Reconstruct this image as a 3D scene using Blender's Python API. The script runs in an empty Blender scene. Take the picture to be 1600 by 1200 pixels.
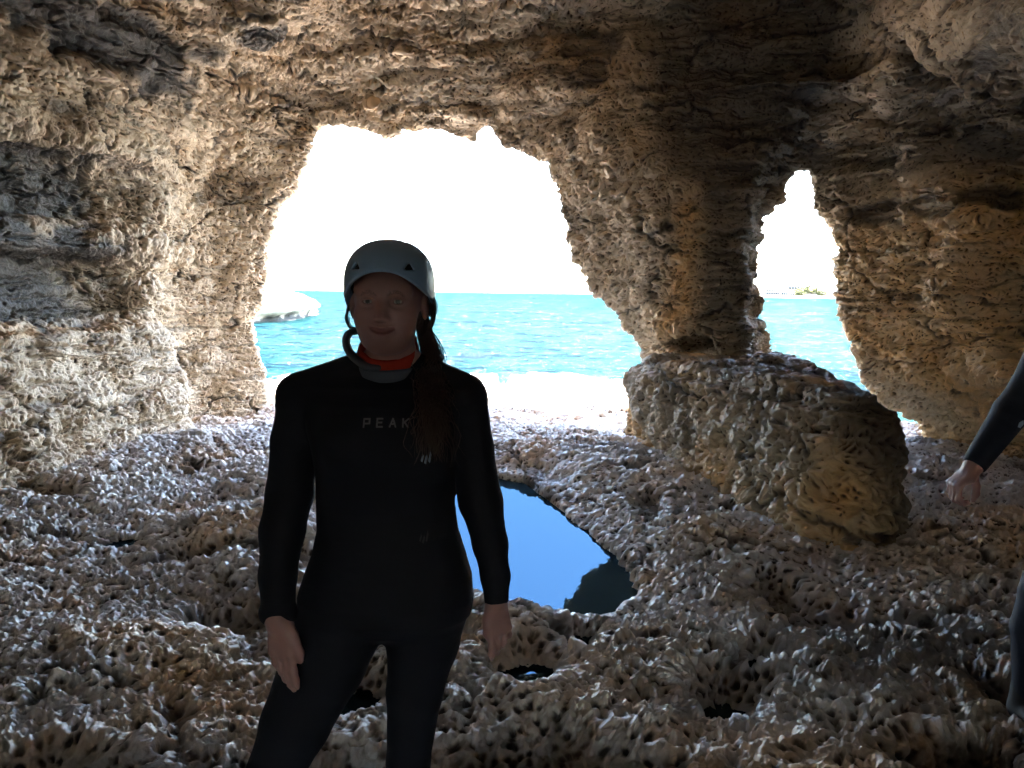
import bpy, math, random
import numpy as np
from mathutils import Matrix, Vector

# ------------------------------------------------------------------ camera, sky, sun, exposure
scene = bpy.context.scene
F_PX, CAMZ = 1200.0, 1.55
PITCH, ROLL = math.radians(6.77), math.radians(0.7)
_F = np.array([0, math.cos(PITCH), -math.sin(PITCH)])
_U0 = np.array([0, math.sin(PITCH), math.cos(PITCH)])
_R0 = np.array([1.0, 0, 0])
_R = _R0*math.cos(ROLL)+_U0*math.sin(ROLL)
_U = -_R0*math.sin(ROLL)+_U0*math.cos(ROLL)
cam = bpy.data.objects.new('camera', bpy.data.cameras.new('camera'))
scene.collection.objects.link(cam)
m = Matrix.Identity(4)
for i in range(3):
    m[i][0], m[i][1], m[i][2] = _R[i], _U[i], -_F[i]
m[0][3], m[1][3], m[2][3] = 0, 0, CAMZ
cam.matrix_world = m
cam.data.sensor_width = 36
cam.data.lens = 36*F_PX/1600
cam.data.clip_start = 0.05
cam.data.clip_end = 20000
scene.camera = cam

SUN_EL, SUN_AZ = math.radians(66), math.radians(76)     # azimuth clockwise from +Y (ahead): 90 is from the right
world = bpy.data.worlds.new('World'); scene.world = world; world.use_nodes = True
wn = world.node_tree
sky = wn.nodes.new('ShaderNodeTexSky'); sky.sky_type = 'NISHITA'; sky.sun_disc = False
sky.sun_elevation = SUN_EL; sky.sun_rotation = SUN_AZ
bg = wn.nodes['Background']; bg.inputs['Strength'].default_value = 0.15
wn.links.new(sky.outputs[0], bg.inputs['Color'])
sun = bpy.data.objects.new('sun', bpy.data.lights.new('sun', 'SUN'))
sun.data.energy = 4.5; sun.data.angle = math.radians(0.5); sun.data.color = (1, .95, .88)
sd = Vector((math.sin(SUN_AZ)*math.cos(SUN_EL), math.cos(SUN_AZ)*math.cos(SUN_EL), math.sin(SUN_EL)))
sun.rotation_euler = sd.to_track_quat('Z', 'Y').to_euler()
scene.collection.objects.link(sun)
scene.view_settings.view_transform = 'Standard'; scene.view_settings.look = 'None'
scene.view_settings.exposure = 4.75
scene.view_settings.gamma = 1
scene.cycles.max_bounces = 8; scene.cycles.diffuse_bounces = 6; scene.cycles.glossy_bounces = 3
scene.cycles.use_adaptive_sampling = True; scene.cycles.adaptive_threshold = .03; scene.cycles.adaptive_min_samples = 24
scene.cycles.use_denoising = True
scene.cycles.sample_clamp_indirect = 8

# ------------------------------------------------------------------ measuring helpers
def ray(u, v):
    return _F+(u-800)/F_PX*_R+(600-v)/F_PX*_U
def at_y(u, v, y):
    d = ray(u, v); t = y/d[1]
    return np.array([t*d[0], y, CAMZ+t*d[2]])
def at_z(u, v, z):
    d = ray(u, v); t = (z-CAMZ)/d[2]
    return np.array([t*d[0], t*d[1], z])
KO = 0.3
def at_s(u, v, s):                       # on the oblique plane y + KO x = s
    d = ray(u, v); t = s/(d[1]+KO*d[0])
    return np.array([t*d[0], t*d[1], CAMZ+t*d[2]])

# ------------------------------------------------------------------ mesh helpers
def sstep(a, b, x):
    t = np.clip((x-a)/(b-a), 0, 1); return t*t*(3-2*t)
def mesh_np(name, V, Fq, attrs=None, smooth=True):
    me = bpy.data.meshes.new(name)
    V = np.asarray(V, np.float32); Fq = np.asarray(Fq, np.int32)
    k = Fq.shape[1]
    me.vertices.add(len(V)); me.vertices.foreach_set('co', V.ravel())
    me.loops.add(Fq.size); me.loops.foreach_set('vertex_index', Fq.ravel())
    me.polygons.add(len(Fq)); me.polygons.foreach_set('loop_start', np.arange(0, Fq.size, k, dtype=np.int32))
    if smooth: me.polygons.foreach_set('use_smooth', np.ones(len(Fq), bool))
    for nm, (ty, arr) in (attrs or {}).items():
        a = me.attributes.new(nm, ty, 'POINT')
        a.data.foreach_set('vector' if ty == 'FLOAT_VECTOR' else 'value', np.asarray(arr, np.float32).ravel())
    me.update(calc_edges=True)
    return me
def link(name, me, mat=None, parent=None, **kw):
    o = bpy.data.objects.new(name, me); scene.collection.objects.link(o)
    if mat: me.materials.append(mat)
    if parent: o.parent = parent
    for k, v in kw.items(): o[k] = v
    return o
def empty(name, loc, label, category, **kw):
    o = bpy.data.objects.new(name, None); scene.collection.objects.link(o)
    o.location = loc; o['label'] = label; o['category'] = category
    for k, v in kw.items(): o[k] = v
    return o
def local(parent, V):
    o = np.zeros(3)
    while parent: o += np.array(parent.location); parent = parent.parent
    return np.asarray(V)-o

def noise_grid(xs, ys, zs, scale, seed):
    rng = np.random.default_rng(seed)
    Ws = []; dims = []
    for a, s in zip((xs, ys, zs), scale):
        q = (a-a[0])/s+0.5; L = int(q.max())+3
        W = np.zeros((len(a), L), np.float32); i = q.astype(int); t = q-i; t = t*t*(3-2*t)
        W[np.arange(len(a)), i] = 1-t; W[np.arange(len(a)), i+1] = t
        Ws.append(W); dims.append(L)
    R = rng.uniform(-1, 1, dims).astype(np.float32)
    A = np.tensordot(Ws[0], R, (1, 0)); A = np.tensordot(A, Ws[1], (1, 1)); A = np.tensordot(A, Ws[2], (1, 1))
    return A
_perm = np.random.default_rng(7).uniform(-1, 1, (256, 256)).astype(np.float32)
def noise2(x, y, s, seed=0):
    x = x/s+seed*17.3+1000; y = y/s+seed*9.1+1000
    i = np.floor(x).astype(int); j = np.floor(y).astype(int)
    tx = x-i; ty = y-j; tx = tx*tx*(3-2*tx); ty = ty*ty*(3-2*ty)
    g = lambda a, b: _perm[a % 256, b % 256]
    return (g(i, j)*(1-tx)+g(i+1, j)*tx)*(1-ty)+(g(i, j+1)*(1-tx)+g(i+1, j+1)*tx)*ty
def poly_sdf(px, py, poly):
    poly = np.asarray(poly, float); n = len(poly)
    d = np.full(px.shape, 1e9); inside = np.zeros(px.shape, bool)
    for i in range(n):
        ax, ay = poly[i]; bx, by = poly[(i+1) % n]
        ex, ey = bx-ax, by-ay; wx, wy = px-ax, py-ay
        t = np.clip((wx*ex+wy*ey)/(ex*ex+ey*ey+1e-12), 0, 1)
        d = np.minimum(d, (wx-t*ex)**2+(wy-t*ey)**2)
        c = (ay > py) != (by > py)
        with np.errstate(divide='ignore', invalid='ignore'):
            xi = ax+(py-ay)*ex/(ey if ey != 0 else 1e-12)
        inside ^= c & (px < xi)
    d = np.sqrt(d)
    return np.where(inside, -d, d)
def smin(a, b, k):
    h = np.clip(.5+.5*(b-a)/k, 0, 1); return b*(1-h)+a*h-k*h*(1-h)
def smax(a, b, k): return -smin(-a, -b, k)

def surface_nets(Fd, org, h):
    """Fd < 0 inside. Returns verts, quads (outward facing)."""
    s = Fd < 0
    c = s[:-1, :-1, :-1].astype(np.int8).copy(); nx, ny, nz = c.shape
    for dx in (0, 1):
        for dy in (0, 1):
            for dz in (0, 1):
                if dx or dy or dz: c += s[dx:dx+nx, dy:dy+ny, dz:dz+nz]
    act = (c > 0) & (c < 8)
    I, J, K = np.nonzero(act)
    idx = np.full(c.shape, -1, np.int32); idx[I, J, K] = np.arange(len(I))
    P = np.zeros((len(I), 3)); N = np.zeros(len(I))
    for ax in range(3):
        o1, o2 = [a for a in range(3) if a != ax]
        for p in (0, 1):
            for q in (0, 1):
                off = [0, 0, 0]; off[o1] = p; off[o2] = q
                a = Fd[I+off[0], J+off[1], K+off[2]]
                off2 = list(off); off2[ax] = 1
                b = Fd[I+off2[0], J+off2[1], K+off2[2]]
                mk = (a < 0) != (b < 0)
                with np.errstate(divide='ignore', invalid='ignore'):
                    t = np.where(mk, a/(a-b), 0)
                pt = np.zeros((len(I), 3)); pt[:] = off; pt[:, ax] = t
                P += pt*mk[:, None]; N += mk
    P = P/N[:, None]+np.stack([I, J, K], 1)
    V = np.array(org)+P*h
    quads = []
    for ax in range(3):
        o1, o2 = (ax+1) % 3, (ax+2) % 3
        sl = [slice(None)]*3; sl2 = [slice(None)]*3
        sl[ax] = slice(0, -1); sl2[ax] = slice(1, None)
        A = s[tuple(sl)]; B = s[tuple(sl2)]
        ii = np.array(np.nonzero(A != B)).T
        ok = (ii[:, o1] > 0) & (ii[:, o2] > 0) & (ii[:, o1] < Fd.shape[o1]-1) & (ii[:, o2] < Fd.shape[o2]-1)
        ii = ii[ok]
        def cell(d1, d2):
            k = ii.copy(); k[:, o1] -= d1; k[:, o2] -= d2
            return idx[k[:, 0], k[:, 1], k[:, 2]]
        q = np.stack([cell(1, 1), cell(0, 1), cell(0, 0), cell(1, 0)], 1)
        fl = ~A[ii[:, 0], ii[:, 1], ii[:, 2]]
        q[fl] = q[fl][:, ::-1]
        quads.append(q)
    return V, np.concatenate(quads)
def sub_faces(V, Q, keep):
    Q = Q[keep]; u, inv = np.unique(Q, return_inverse=True)
    return u, inv.reshape(Q.shape)
def subdiv(o, lv):
    md = o.modifiers.new('subdivision', 'SUBSURF'); md.levels = 0; md.render_levels = lv
    md.use_limit_surface = False; md.boundary_smooth = 'PRESERVE_CORNERS' 
    return md

# ------------------------------------------------------------------ node helper
class NT:
    def __init__(s, name):
        s.m = bpy.data.materials.new(name); s.m.use_nodes = True; s.t = s.m.node_tree
        s.b = s.t.nodes['Principled BSDF']; s.out = s.t.nodes['Material Output']
    def n(s, ty, **kw):
        nd = s.t.nodes.new('ShaderNode'+ty)
        for k, v in kw.items():
            if k.startswith('_'): setattr(nd, k[1:], v)
        for k, v in kw.items():
            if not k.startswith('_'): s.set(nd, k.replace('__', ' '), v)
        return nd
    def set(s, nd, k, v):
        sock = nd.inputs[int(k[1:])] if k[0] == 'i' and k[1:].isdigit() else nd.inputs[k]
        if isinstance(v, bpy.types.NodeSocket): s.t.links.new(v, sock)
        else:
            if isinstance(v, (tuple, list)) and len(v) == 3 and sock.type == 'RGBA': v = (*v, 1)
            sock.default_value = v
    def math(s, op, a, b=0.0, clamp=False):
        nd = s.n('Math', _operation=op, i0=a, i1=b); nd.use_clamp = clamp; return nd.outputs[0]
    def vmath(s, op, a, b=None, scale=None):
        nd = s.n('VectorMath', _operation=op, i0=a)
        if b is not None: s.set(nd, 'i1', b)
        if scale is not None: s.set(nd, 'Scale', scale)
        return nd.outputs['Value'] if op in ('LENGTH', 'DOT_PRODUCT') else nd.outputs[0]
    def mix(s, f, a, b, ty='RGBA', blend='MIX'):
        nd = s.n('Mix', _data_type=ty, _blend_type=blend) if ty == 'RGBA' else s.n('Mix', _data_type=ty)
        o = {'FLOAT': 2, 'VECTOR': 4, 'RGBA': 6}[ty]
        s.set(nd, 'i0', f); s.set(nd, 'i%d' % o, a); s.set(nd, 'i%d' % (o+1), b)
        return nd.outputs[{'FLOAT': 0, 'VECTOR': 1, 'RGBA': 2}[ty]]
    def noise(s, vec, scale, detail=3, rough=.5):
        return s.n('TexNoise', Vector=vec, Scale=scale, Detail=detail, Roughness=rough)
    def vor(s, vec, scale, feature='F1', smooth=None, rnd=1.0):
        nd = s.n('TexVoronoi', _feature=feature, Vector=vec, Scale=scale, Randomness=rnd)
        if smooth is not None: nd.inputs['Smoothness'].default_value = smooth
        return nd
    def rng(s, x, a, b, c=0.0, d=1.0, smooth=False):
        nd = s.n('MapRange', i0=x, i1=a, i2=b, i3=c, i4=d)
        if smooth: nd.interpolation_type = 'SMOOTHSTEP'
        return nd.outputs[0]
def simple(name, col, rough=.6, spec=.3, **kw):
    t = NT(name); t.set(t.b, 'Base Color', col); t.set(t.b, 'Roughness', rough); t.set(t.b, 'Specular IOR Level', spec)
    for k, v in kw.items(): t.set(t.b, k.replace('__', ' '), v)
    return t.m

def rock_mat(name, light, mid, dark, ochre, size=1.0, amp=1.0, strat=1.0, rough=.62, spec=.35, och=.5, lightness=1.0, sharp=.25, crack=.8, hollow=.9, grit=.034, stain_shade=None, big_w=1.0, crag_w=.07, top=(.22, .66), hole_r=(.10, .40), warp=1.0, sat=1.12):
    """Pitted limestone: scooped hollows with thin ridges between them. Attributes: rest (position), pit (0..1), tone."""
    t = NT(name)
    rest = t.n('Attribute', _attribute_name='rest').outputs['Vector']
    pit = t.n('Attribute', _attribute_name='pit').outputs['Fac']
    tone = t.n('Attribute', _attribute_name='tone').outputs['Fac']
    hue = t.n('Attribute', _attribute_name='hue').outputs['Fac']
    if strat != 1.0: rest0 = t.vmath('MULTIPLY', rest, (1, 1, strat))
    else: rest0 = rest
    n1 = t.noise(rest0, 2.3/size, 2).outputs['Color']
    n2 = t.noise(rest0, 9/size, 2).outputs['Color']
    v = t.vmath('ADD', rest0, t.vmath('SCALE', t.vmath('SUBTRACT', n1, (.5, .5, .5)), scale=.20*size*warp))
    v = t.vmath('ADD', v, t.vmath('SCALE', t.vmath('SUBTRACT', n2, (.5, .5, .5)), scale=.05*size*warp))
    A = t.vor(v, 4.2/size, 'SMOOTH_F1', .25).outputs['Distance']
    v2 = t.vmath('ADD', v, t.vmath('SCALE', n1, scale=.12*warp))
    B = t.vor(v2, 11/size, 'F1').outputs['Distance']
    Cc = t.vor(v2, 25/size, 'F1').outputs['Distance']
    fine = t.noise(v, 60/size, 3, .6).outputs['Fac']
    crag = t.noise(v, 7/size, 4, .6).outputs['Fac']
    # hollows are low (distance 0), ridges high
    a2 = t.mix(sharp, t.rng(A, .02, .62, 0, .66, smooth=True), t.math('MULTIPLY', t.math('POWER', A, 1.5), 1.25), 'FLOAT')
    b2 = t.mix(sharp, t.rng(B, .04, .62, 0, .66, smooth=True), t.math('MULTIPLY', t.math('POWER', B, 1.7), 1.3), 'FLOAT')
    var = t.noise(rest, 1.7/size, 2).outputs['Fac']
    wa = t.rng(var, .38, .62, .07, .24); wb = t.rng(var, .38, .62, .135, .08)
    H = t.math('ADD', t.math('MULTIPLY', a2, t.math('MULTIPLY', wa, big_w)), t.math('MULTIPLY', b2, wb))
    H = t.math('ADD', H, t.math('MULTIPLY', t.rng(Cc, .05, .66, 0, .62, smooth=True), grit))
    H = t.math('MULTIPLY', H, pit)
    H = t.math('ADD', H, t.math('MULTIPLY', t.math('SUBTRACT', crag, .5), crag_w))
    # layering, stronger where the rock is smooth; fractures
    lay = t.noise(t.vmath('MULTIPLY', t.vmath('ADD', rest, t.vmath('SCALE', n1, scale=.12)), (.7, .7, 7)), 1.6, 4, .65).outputs['Fac']
    Hd = t.math('ADD', H, t.math('MULTIPLY', fine, .010))
    if strat > 1:
        Hd = t.math('ADD', Hd, t.math('MULTIPLY', t.math('MULTIPLY', t.math('SUBTRACT', t.rng(lay, .38, .56, smooth=True), .5), t.math('SUBTRACT', 1.3, pit)), .075))
    cd = t.vor(t.vmath('ADD', t.vmath('MULTIPLY', rest, (1, 1, 1.7 if strat > 1 else 1)), t.vmath('SCALE', n1, scale=.35)), crack, 'DISTANCE_TO_EDGE').outputs['Distance']
    ck = t.math('MULTIPLY', t.rng(cd, .0, .035, 1, 0, smooth=True), t.rng(var, .42, .56))
    Hd = t.math('SUBTRACT', Hd, t.math('MULTIPLY', ck, .07))
    disp = t.n('Displacement', Height=Hd, Midlevel=.055, Scale=amp*size)
    t.t.links.new(disp.outputs[0], t.out.inputs['Displacement'])
    t.m.displacement_method = 'DISPLACEMENT'
    # colour: bleached ridges, hollows dark from algae, rust and painted-in pit shade, patches
    ridge = t.rng(t.math('ADD', t.math('MULTIPLY', B, .8), t.math('ADD', t.math('MULTIPLY', A, .3), t.math('MULTIPLY', Cc, .2))), top[0], top[1], smooth=True)
    big = t.noise(rest, .8, 4, .55).outputs['Fac']
    med = t.noise(v, 5, 4, .6).outputs['Fac']
    sp = t.noise(v, 42, 3, .7).outputs['Fac']
    c = t.mix(ridge, mid, light)
    c = t.mix(t.rng(t.math('SUBTRACT', t.math('ADD', t.math('MULTIPLY', med, .7), t.math('MULTIPLY', big, .5)), t.math('MULTIPLY', ridge, .22)), .50, .68, 0, .75), c, ochre)
    c = t.mix(t.math('MULTIPLY', t.rng(hue, .5, 1), t.rng(med, .35, .6, .5, .95)), c, t.mix(ridge, (.60, .34, .14), (.95, .60, .29)))
    c = t.mix(t.math('MULTIPLY', t.rng(hue, .5, 0), t.rng(ridge, 0, .7, .3, .85)), c, light)
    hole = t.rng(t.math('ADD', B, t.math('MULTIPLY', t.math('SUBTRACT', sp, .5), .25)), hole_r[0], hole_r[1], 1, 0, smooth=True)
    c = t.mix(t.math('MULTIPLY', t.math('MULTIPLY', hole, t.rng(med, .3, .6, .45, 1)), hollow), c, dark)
    c = t.mix(t.rng(sp, .30, .72, .42, .0), c, t.mix(.5, c, dark))
    c = t.mix(t.rng(sp, .55, .8, .0, .35), c, light)
    if strat > 1: c = t.mix(t.math('MULTIPLY', t.rng(lay, .36, .47, .6, 0), t.math('SUBTRACT', 1.2, pit)), c, dark)
    c = t.mix(t.math('MULTIPLY', t.rng(tone, 0, 1, 1, 0), t.rng(med, .25, .7, 1, .93)), c, stain_shade or dark)  # low tone: dark rock stain together with painted recess shade
    c = t.mix(t.math('MULTIPLY', ck, .8), c, dark)
    hs = t.n('HueSaturation', Color=c, Value=lightness, Saturation=sat)
    t.set(t.b, 'Base Color', hs.outputs[0])
    t.set(t.b, 'Roughness', t.rng(sp, .3, .7, rough-.12, rough+.15)); t.set(t.b, 'Specular IOR Level', spec)
    fb2 = t.noise(v, 95/size, 3, .7).outputs['Fac']
    t.set(t.b, 'Normal', t.n('Bump', Strength=.9, Distance=.012*size, Height=t.math('ADD', fb2, t.math('MULTIPLY', sp, 1.2))).outputs[0])
    return t.m

M_cave = rock_mat('cave_limestone', (.65, .525, .385), (.36, .25, .15), (.043, .038, .035), (.52, .30, .12), .50, 1.15, 1.3, sharp=.12, grit=.05, stain_shade=(.020, .0175, .016))
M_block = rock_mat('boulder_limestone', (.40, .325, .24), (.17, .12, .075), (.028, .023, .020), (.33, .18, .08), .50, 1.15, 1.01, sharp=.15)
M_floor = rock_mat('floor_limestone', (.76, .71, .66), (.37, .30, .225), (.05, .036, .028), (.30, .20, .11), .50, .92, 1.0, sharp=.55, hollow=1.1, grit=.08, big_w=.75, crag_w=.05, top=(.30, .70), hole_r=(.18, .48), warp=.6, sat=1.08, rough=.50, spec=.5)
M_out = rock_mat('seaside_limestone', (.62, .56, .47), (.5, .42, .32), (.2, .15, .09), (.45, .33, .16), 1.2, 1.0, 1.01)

# ------------------------------------------------------------------ cave
h = .065
BW, BH = 1.0, 1.35          # the cave is open behind the photographer too
xs = np.arange(-6.4, 8.6, h, dtype=np.float32); ys = np.arange(-4.5, 12.4, h, dtype=np.float32); zs = np.arange(-.8, 5.7, h, dtype=np.float32)
X = xs[:, None, None]; Y = ys[None, :, None]; Z = zs[None, None, :]
X2, Z2 = np.meshgrid(xs, zs, indexing='ij')
SA, SB = 9.3, 9.7
archpx = [(420, 1150), (420, 720), (419, 640), (416, 575), (400, 530), (394, 505), (402, 480), (401, 455), (410, 435), (413, 400), (428, 350), (431, 318),
          (462, 300), (470, 262), (482, 225), (490, 196), (520, 190), (560, 193), (585, 205), (606, 218), (622, 212), (630, 194), (690, 202),
          (742, 221), (754, 200), (768, 194), (790, 222), (830, 238), (866, 252), (880, 310), (893, 370), (905, 415), (930, 452), (965, 490),
          (990, 520), (1006, 556), (1040, 640), (1060, 1150)]
rightpx = [(1150, 1150), (1240, 700), (1222, 562), (1210, 520), (1203, 480), (1196, 440), (1198, 400), (1206, 375), (1210, 347), (1224, 318), (1242, 290), (1254, 276),
           (1266, 318), (1286, 358), (1297, 384), (1288, 410), (1292, 452), (1293, 495), (1322, 530), (1328, 562), (1343, 590), (1368, 630), (1420, 656), (1460, 700), (1500, 1150)]
pa = [at_s(u, v, SA)[[0, 2]] for u, v in archpx]
pb = [at_s(u, v, SB)[[0, 2]] for u, v in rightpx]
sdA = poly_sdf(X2, Z2, pa).astype(np.float32)[:, None, :]
sdB = poly_sdf(X2, Z2, pb).astype(np.float32)[:, None, :]
YP = Y+KO*X
def nearfar(yp, s0, a, b, cap=.75):      # how much the opening widens before (a) and behind (b) its narrowest plane
    d = yp-s0
    return np.where(d < 0, cap*np.tanh(-d*a/cap), d*b)
nz1 = noise_grid(xs, ys, zs, (1.1, 1.1, .9), 1)
nz2 = noise_grid(xs, ys, zs, (.45, .45, .32), 2)
nz3 = noise_grid(xs, ys, zs, (.9, .9, .22), 3)
nz4 = noise_grid(xs, ys, zs, (.22, .22, .16), 5)
vA = smax(sdA-nearfar(YP, SA, .75, .75), 7.5-YP, .1)
vB = smax(sdB-nearfar(YP, SB, .62, .8)-.07, 7.5-YP, .1)
# chamber
xl = np.interp(ys, [-5, 0, 5.6, 8, 10.3], [-4.2, -4.3, -3.88, -3.75, -3.5])[None, :, None]
fl_ = sstep(8.8, 7.4, ys)[None, :, None]
xl = xl-(.10+.50*fl_)*sstep(1.16, 1.26, Z)+.42*fl_*sstep(1.75, 1.92, Z)-.34*fl_*sstep(2.10, 2.2, Z)+.40*fl_*sstep(2.65, 2.85, Z)+.55*sstep(2.3, 4.6, Z)+.40*sstep(1.0, -.1, Z)*fl_   # undercut ledge, then closing overhead
gL = xl-X
xr = np.interp(ys, [-5, 3, 6, 8.2, 10.6], [6.6, 6.5, 6.1, 5.45, 4.4])[None, :, None]
xr = xr+.25*sstep(.9, 1.4, Z)-.30*sstep(1.6, 2.6, Z)+.25*(1-sstep(-.1, .25, Z))
gR = (X-xr)*.85
edge = 2.0+.17*Y
zmain = np.interp(ys, [-5, 0, 5, 7.6, 9.0], [3.2, 4.3, 4.8, 4.6, 4.0])[None, :, None]
zright = np.interp(ys, [-5, 3, 6, 8, 10], [2.6, 3.05, 3.15, 3.05, 2.9])[None, :, None]-.12*(X-edge)
wr = sstep(-.55, .25, X-edge)
zc = zmain*(1-wr)+zright*wr
zc = zc-.6*sstep(-1.5, -4.0, X)
gT = (Z-zc)*.8
gF = (YP-8.35-.25*sstep(1.5, 4.5, Z)*0-.35*sstep(2.2, 1.6, X)*0)
gBk = -3.6-Y
ch = smax(smax(gL, gR, .5), gT, .6)
ch = smax(ch, gF, .35); ch = smax(ch, gBk, .8)
void = smin(smin(ch, vA, .45), vB, .2)
near = sstep(0, .5, np.abs(YP-SA))*sstep(0, .45, np.abs(YP-SB)+1.5*(X < 1.6))
bed = Z+.10*nz1+.05*nz3+.04*X
saw = lambda q, p: ((q/p) % 1.0)
bedm = np.clip(.25+1.1*noise_grid(xs, ys, zs, (1.6, 1.6, .6), 9), 0, 1)
void = void+(.16*(saw(bed, .46)-.5)+.07*(saw(bed+.1, .19)-.5))*bedm*(.12+.88*near)
void = void+.13*nz1*near+.12*(np.abs(nz2)-.33)*(.25+.75*near)+.07*nz3*(.3+.7*near)+.035*nz4
# recess at the foot of the pillar and small alcoves
def blob(c, r, k=1.0):
    return np.sqrt(((X-c[0])/r[0])**2+((Y-c[1])/r[1])**2+((Z-c[2])/r[2])**2)*min(r)-min(r)
c = at_y(1075, 537, 8.2); void = smin(void, blob(c, (.34, .42, .13)), .06)
c = at_y(90, 450, 6.4); void = smin(void, blob(c+np.array([-.1, 0, 0]), (.45, 1.1, .42)), .12)
c = at_y(120, 330, 6.6); void = smin(void, blob(c+np.array([-.15, 0, 0]), (.35, 1.2, .3)), .12)
rock = -void
rock[0] = rock[-1] = 1; 
V, Q = surface_nets(rock, (xs[0], ys[0], zs[0]), h)
ctr = V[Q].mean(1)
keep = (ctr[:, 2] > -.55) & (ctr[:, 2] < 5.45) & (ctr[:, 1] < 12.0) & (ctr[:, 0] > -6.1) & (ctr[:, 0] < 8.2)
keep &= ~((ctr[:, 1] < -2.6) & (np.abs(ctr[:, 0]-.5) < BW) & (ctr[:, 2] < BH))
Q = Q[keep]; ctr = ctr[keep]
PATCH = [(180, 35, 6.6, .85, .32), (70, 270, 6.4, .8, .30), (120, 430, 6.6, .8, .42), (40, 380, 6.0, .7, .4), (150, 350, 6.8, .5, .25), (350, 185, 8.0, .45, .35), (240, 110, 7.2, .3, .12), (430, 80, 8.2, .3, .15),
          (930, 90, 8.4, .3, .3), (1180, 140, 8.5, .6, .35), (150, 240, 6.6, .6, .12), (1500, 330, 8, .9, .15)]
def cave_attrs(P):
    x, y, z = P.T
    edge = 2.0+.17*y
    n = noise2(x+z*.7, y-z*.5, .9, 3)*.6+noise2(x+z*.7, y-z*.5, .35, 4)*.4
    pit = np.ones(len(P))*.95
    # smooth dark roof on the right; the dome's lack of light is painted in
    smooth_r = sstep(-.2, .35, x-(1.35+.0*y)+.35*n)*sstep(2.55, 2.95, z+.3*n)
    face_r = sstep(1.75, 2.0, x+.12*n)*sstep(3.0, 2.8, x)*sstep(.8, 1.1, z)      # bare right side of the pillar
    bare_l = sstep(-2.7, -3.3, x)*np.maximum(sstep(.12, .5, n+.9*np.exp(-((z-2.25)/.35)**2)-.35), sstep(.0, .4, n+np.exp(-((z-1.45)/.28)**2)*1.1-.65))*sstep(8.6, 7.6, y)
    sm = np.maximum(np.maximum(smooth_r, face_r), bare_l)
    for u, v, yy, r1, r2 in PATCH:
        c = at_y(u, v, yy); e = np.sqrt(((y-c[1])/(1.6*r1))**2+((x-c[0])/r1)**2+((z-c[2])/r2)**2)+.5*n+.3*noise2(x+y, z*1.6, .16, 36)
        bare_l = np.maximum(bare_l, sstep(1.15, .8, e))
    for z0, z1, y1 in ((1.26, 1.90, 7.4), (2.12, 2.75, 7.0)):
        bare_l = np.maximum(bare_l, sstep(z0-.03, z0+.04, z+.05*n)*sstep(z1+.08, z1-.05, z+.12*n)*sstep(y1+.3, y1-.3, y+.9*n)*sstep(-3.1, -3.4, x))  # recess bands: dark rock, with the recess's weaker light painted in
    sm = np.maximum(sm, bare_l)
    pit = pit*(1-.60*sstep(-.05, .55, noise2(x*1.1+y*.6, z*1.7-y*.4, .75, 45)))
    pit = pit*(1-.85*sm)*(1-.42*sstep(-3.0, -3.3, x)*sstep(1.35, 1.2, z))
    band = np.exp(-((x-edge+.02)/.22)**2)*sstep(2.3, 2.6, z)*sstep(8.8, 7, y)
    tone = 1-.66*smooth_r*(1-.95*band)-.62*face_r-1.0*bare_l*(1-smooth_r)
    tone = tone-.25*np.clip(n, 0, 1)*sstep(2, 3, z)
    n3 = noise2(x*1.0+z, z*1.4-y, .8, 33); n4 = noise2(x+z, y, .3, 34)
    hue = .5+.10*band+.5*sstep(3.2, 3.8, x)*sstep(2.8, 2.3, z)*(.75+.5*n3)                      # right wall: warm bounce light painted into its colour
    hue = hue+.45*np.exp(-((x-1.72-.06*n3)/.13)**2)*sstep(2.7, 2.3, z)*sstep(1.0, 1.3, z)*sstep(8.6, 8.2, y)  # rusty edge of the pillar
    hue = hue-.42*sstep(-2.4, -3.0, x)*sstep(1.35, 1.1, z)*(.7+.6*n3)                  # bleached foot of the left wall
    hue = hue-.12*sstep(-2.2, -2.6, x)*sstep(7.4, 8.4, y)*sstep(3.0, 2.5, z)
    hue = hue+.30*np.clip(n3+.4*n4, 0, 1)*sstep(2.2, 3, z)
    hue = hue+.5*np.exp(-((z-1.17-.05*n3)/.05)**2)*sstep(-2.8, -3.2, x)
    tone = tone-.5*np.exp(-((z-1.32-.05*n3)/.06)**2)*sstep(-2.8, -3.2, x)*sstep(8.6, 7.8, y)
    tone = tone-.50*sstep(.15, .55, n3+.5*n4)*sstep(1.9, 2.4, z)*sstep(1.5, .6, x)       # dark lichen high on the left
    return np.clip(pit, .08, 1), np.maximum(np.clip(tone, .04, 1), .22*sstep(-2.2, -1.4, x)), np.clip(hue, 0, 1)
pil = (ctr[:, 0] > 1.0) & (ctr[:, 0] < 3.3) & (ctr[:, 2] < 2.75) & (ctr[:, 1] > 6) 
pil &= np.abs(ctr[:, 0]-2.05) < 1.25
front = (ctr[:, 1] > 2.2) & ~pil
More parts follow.
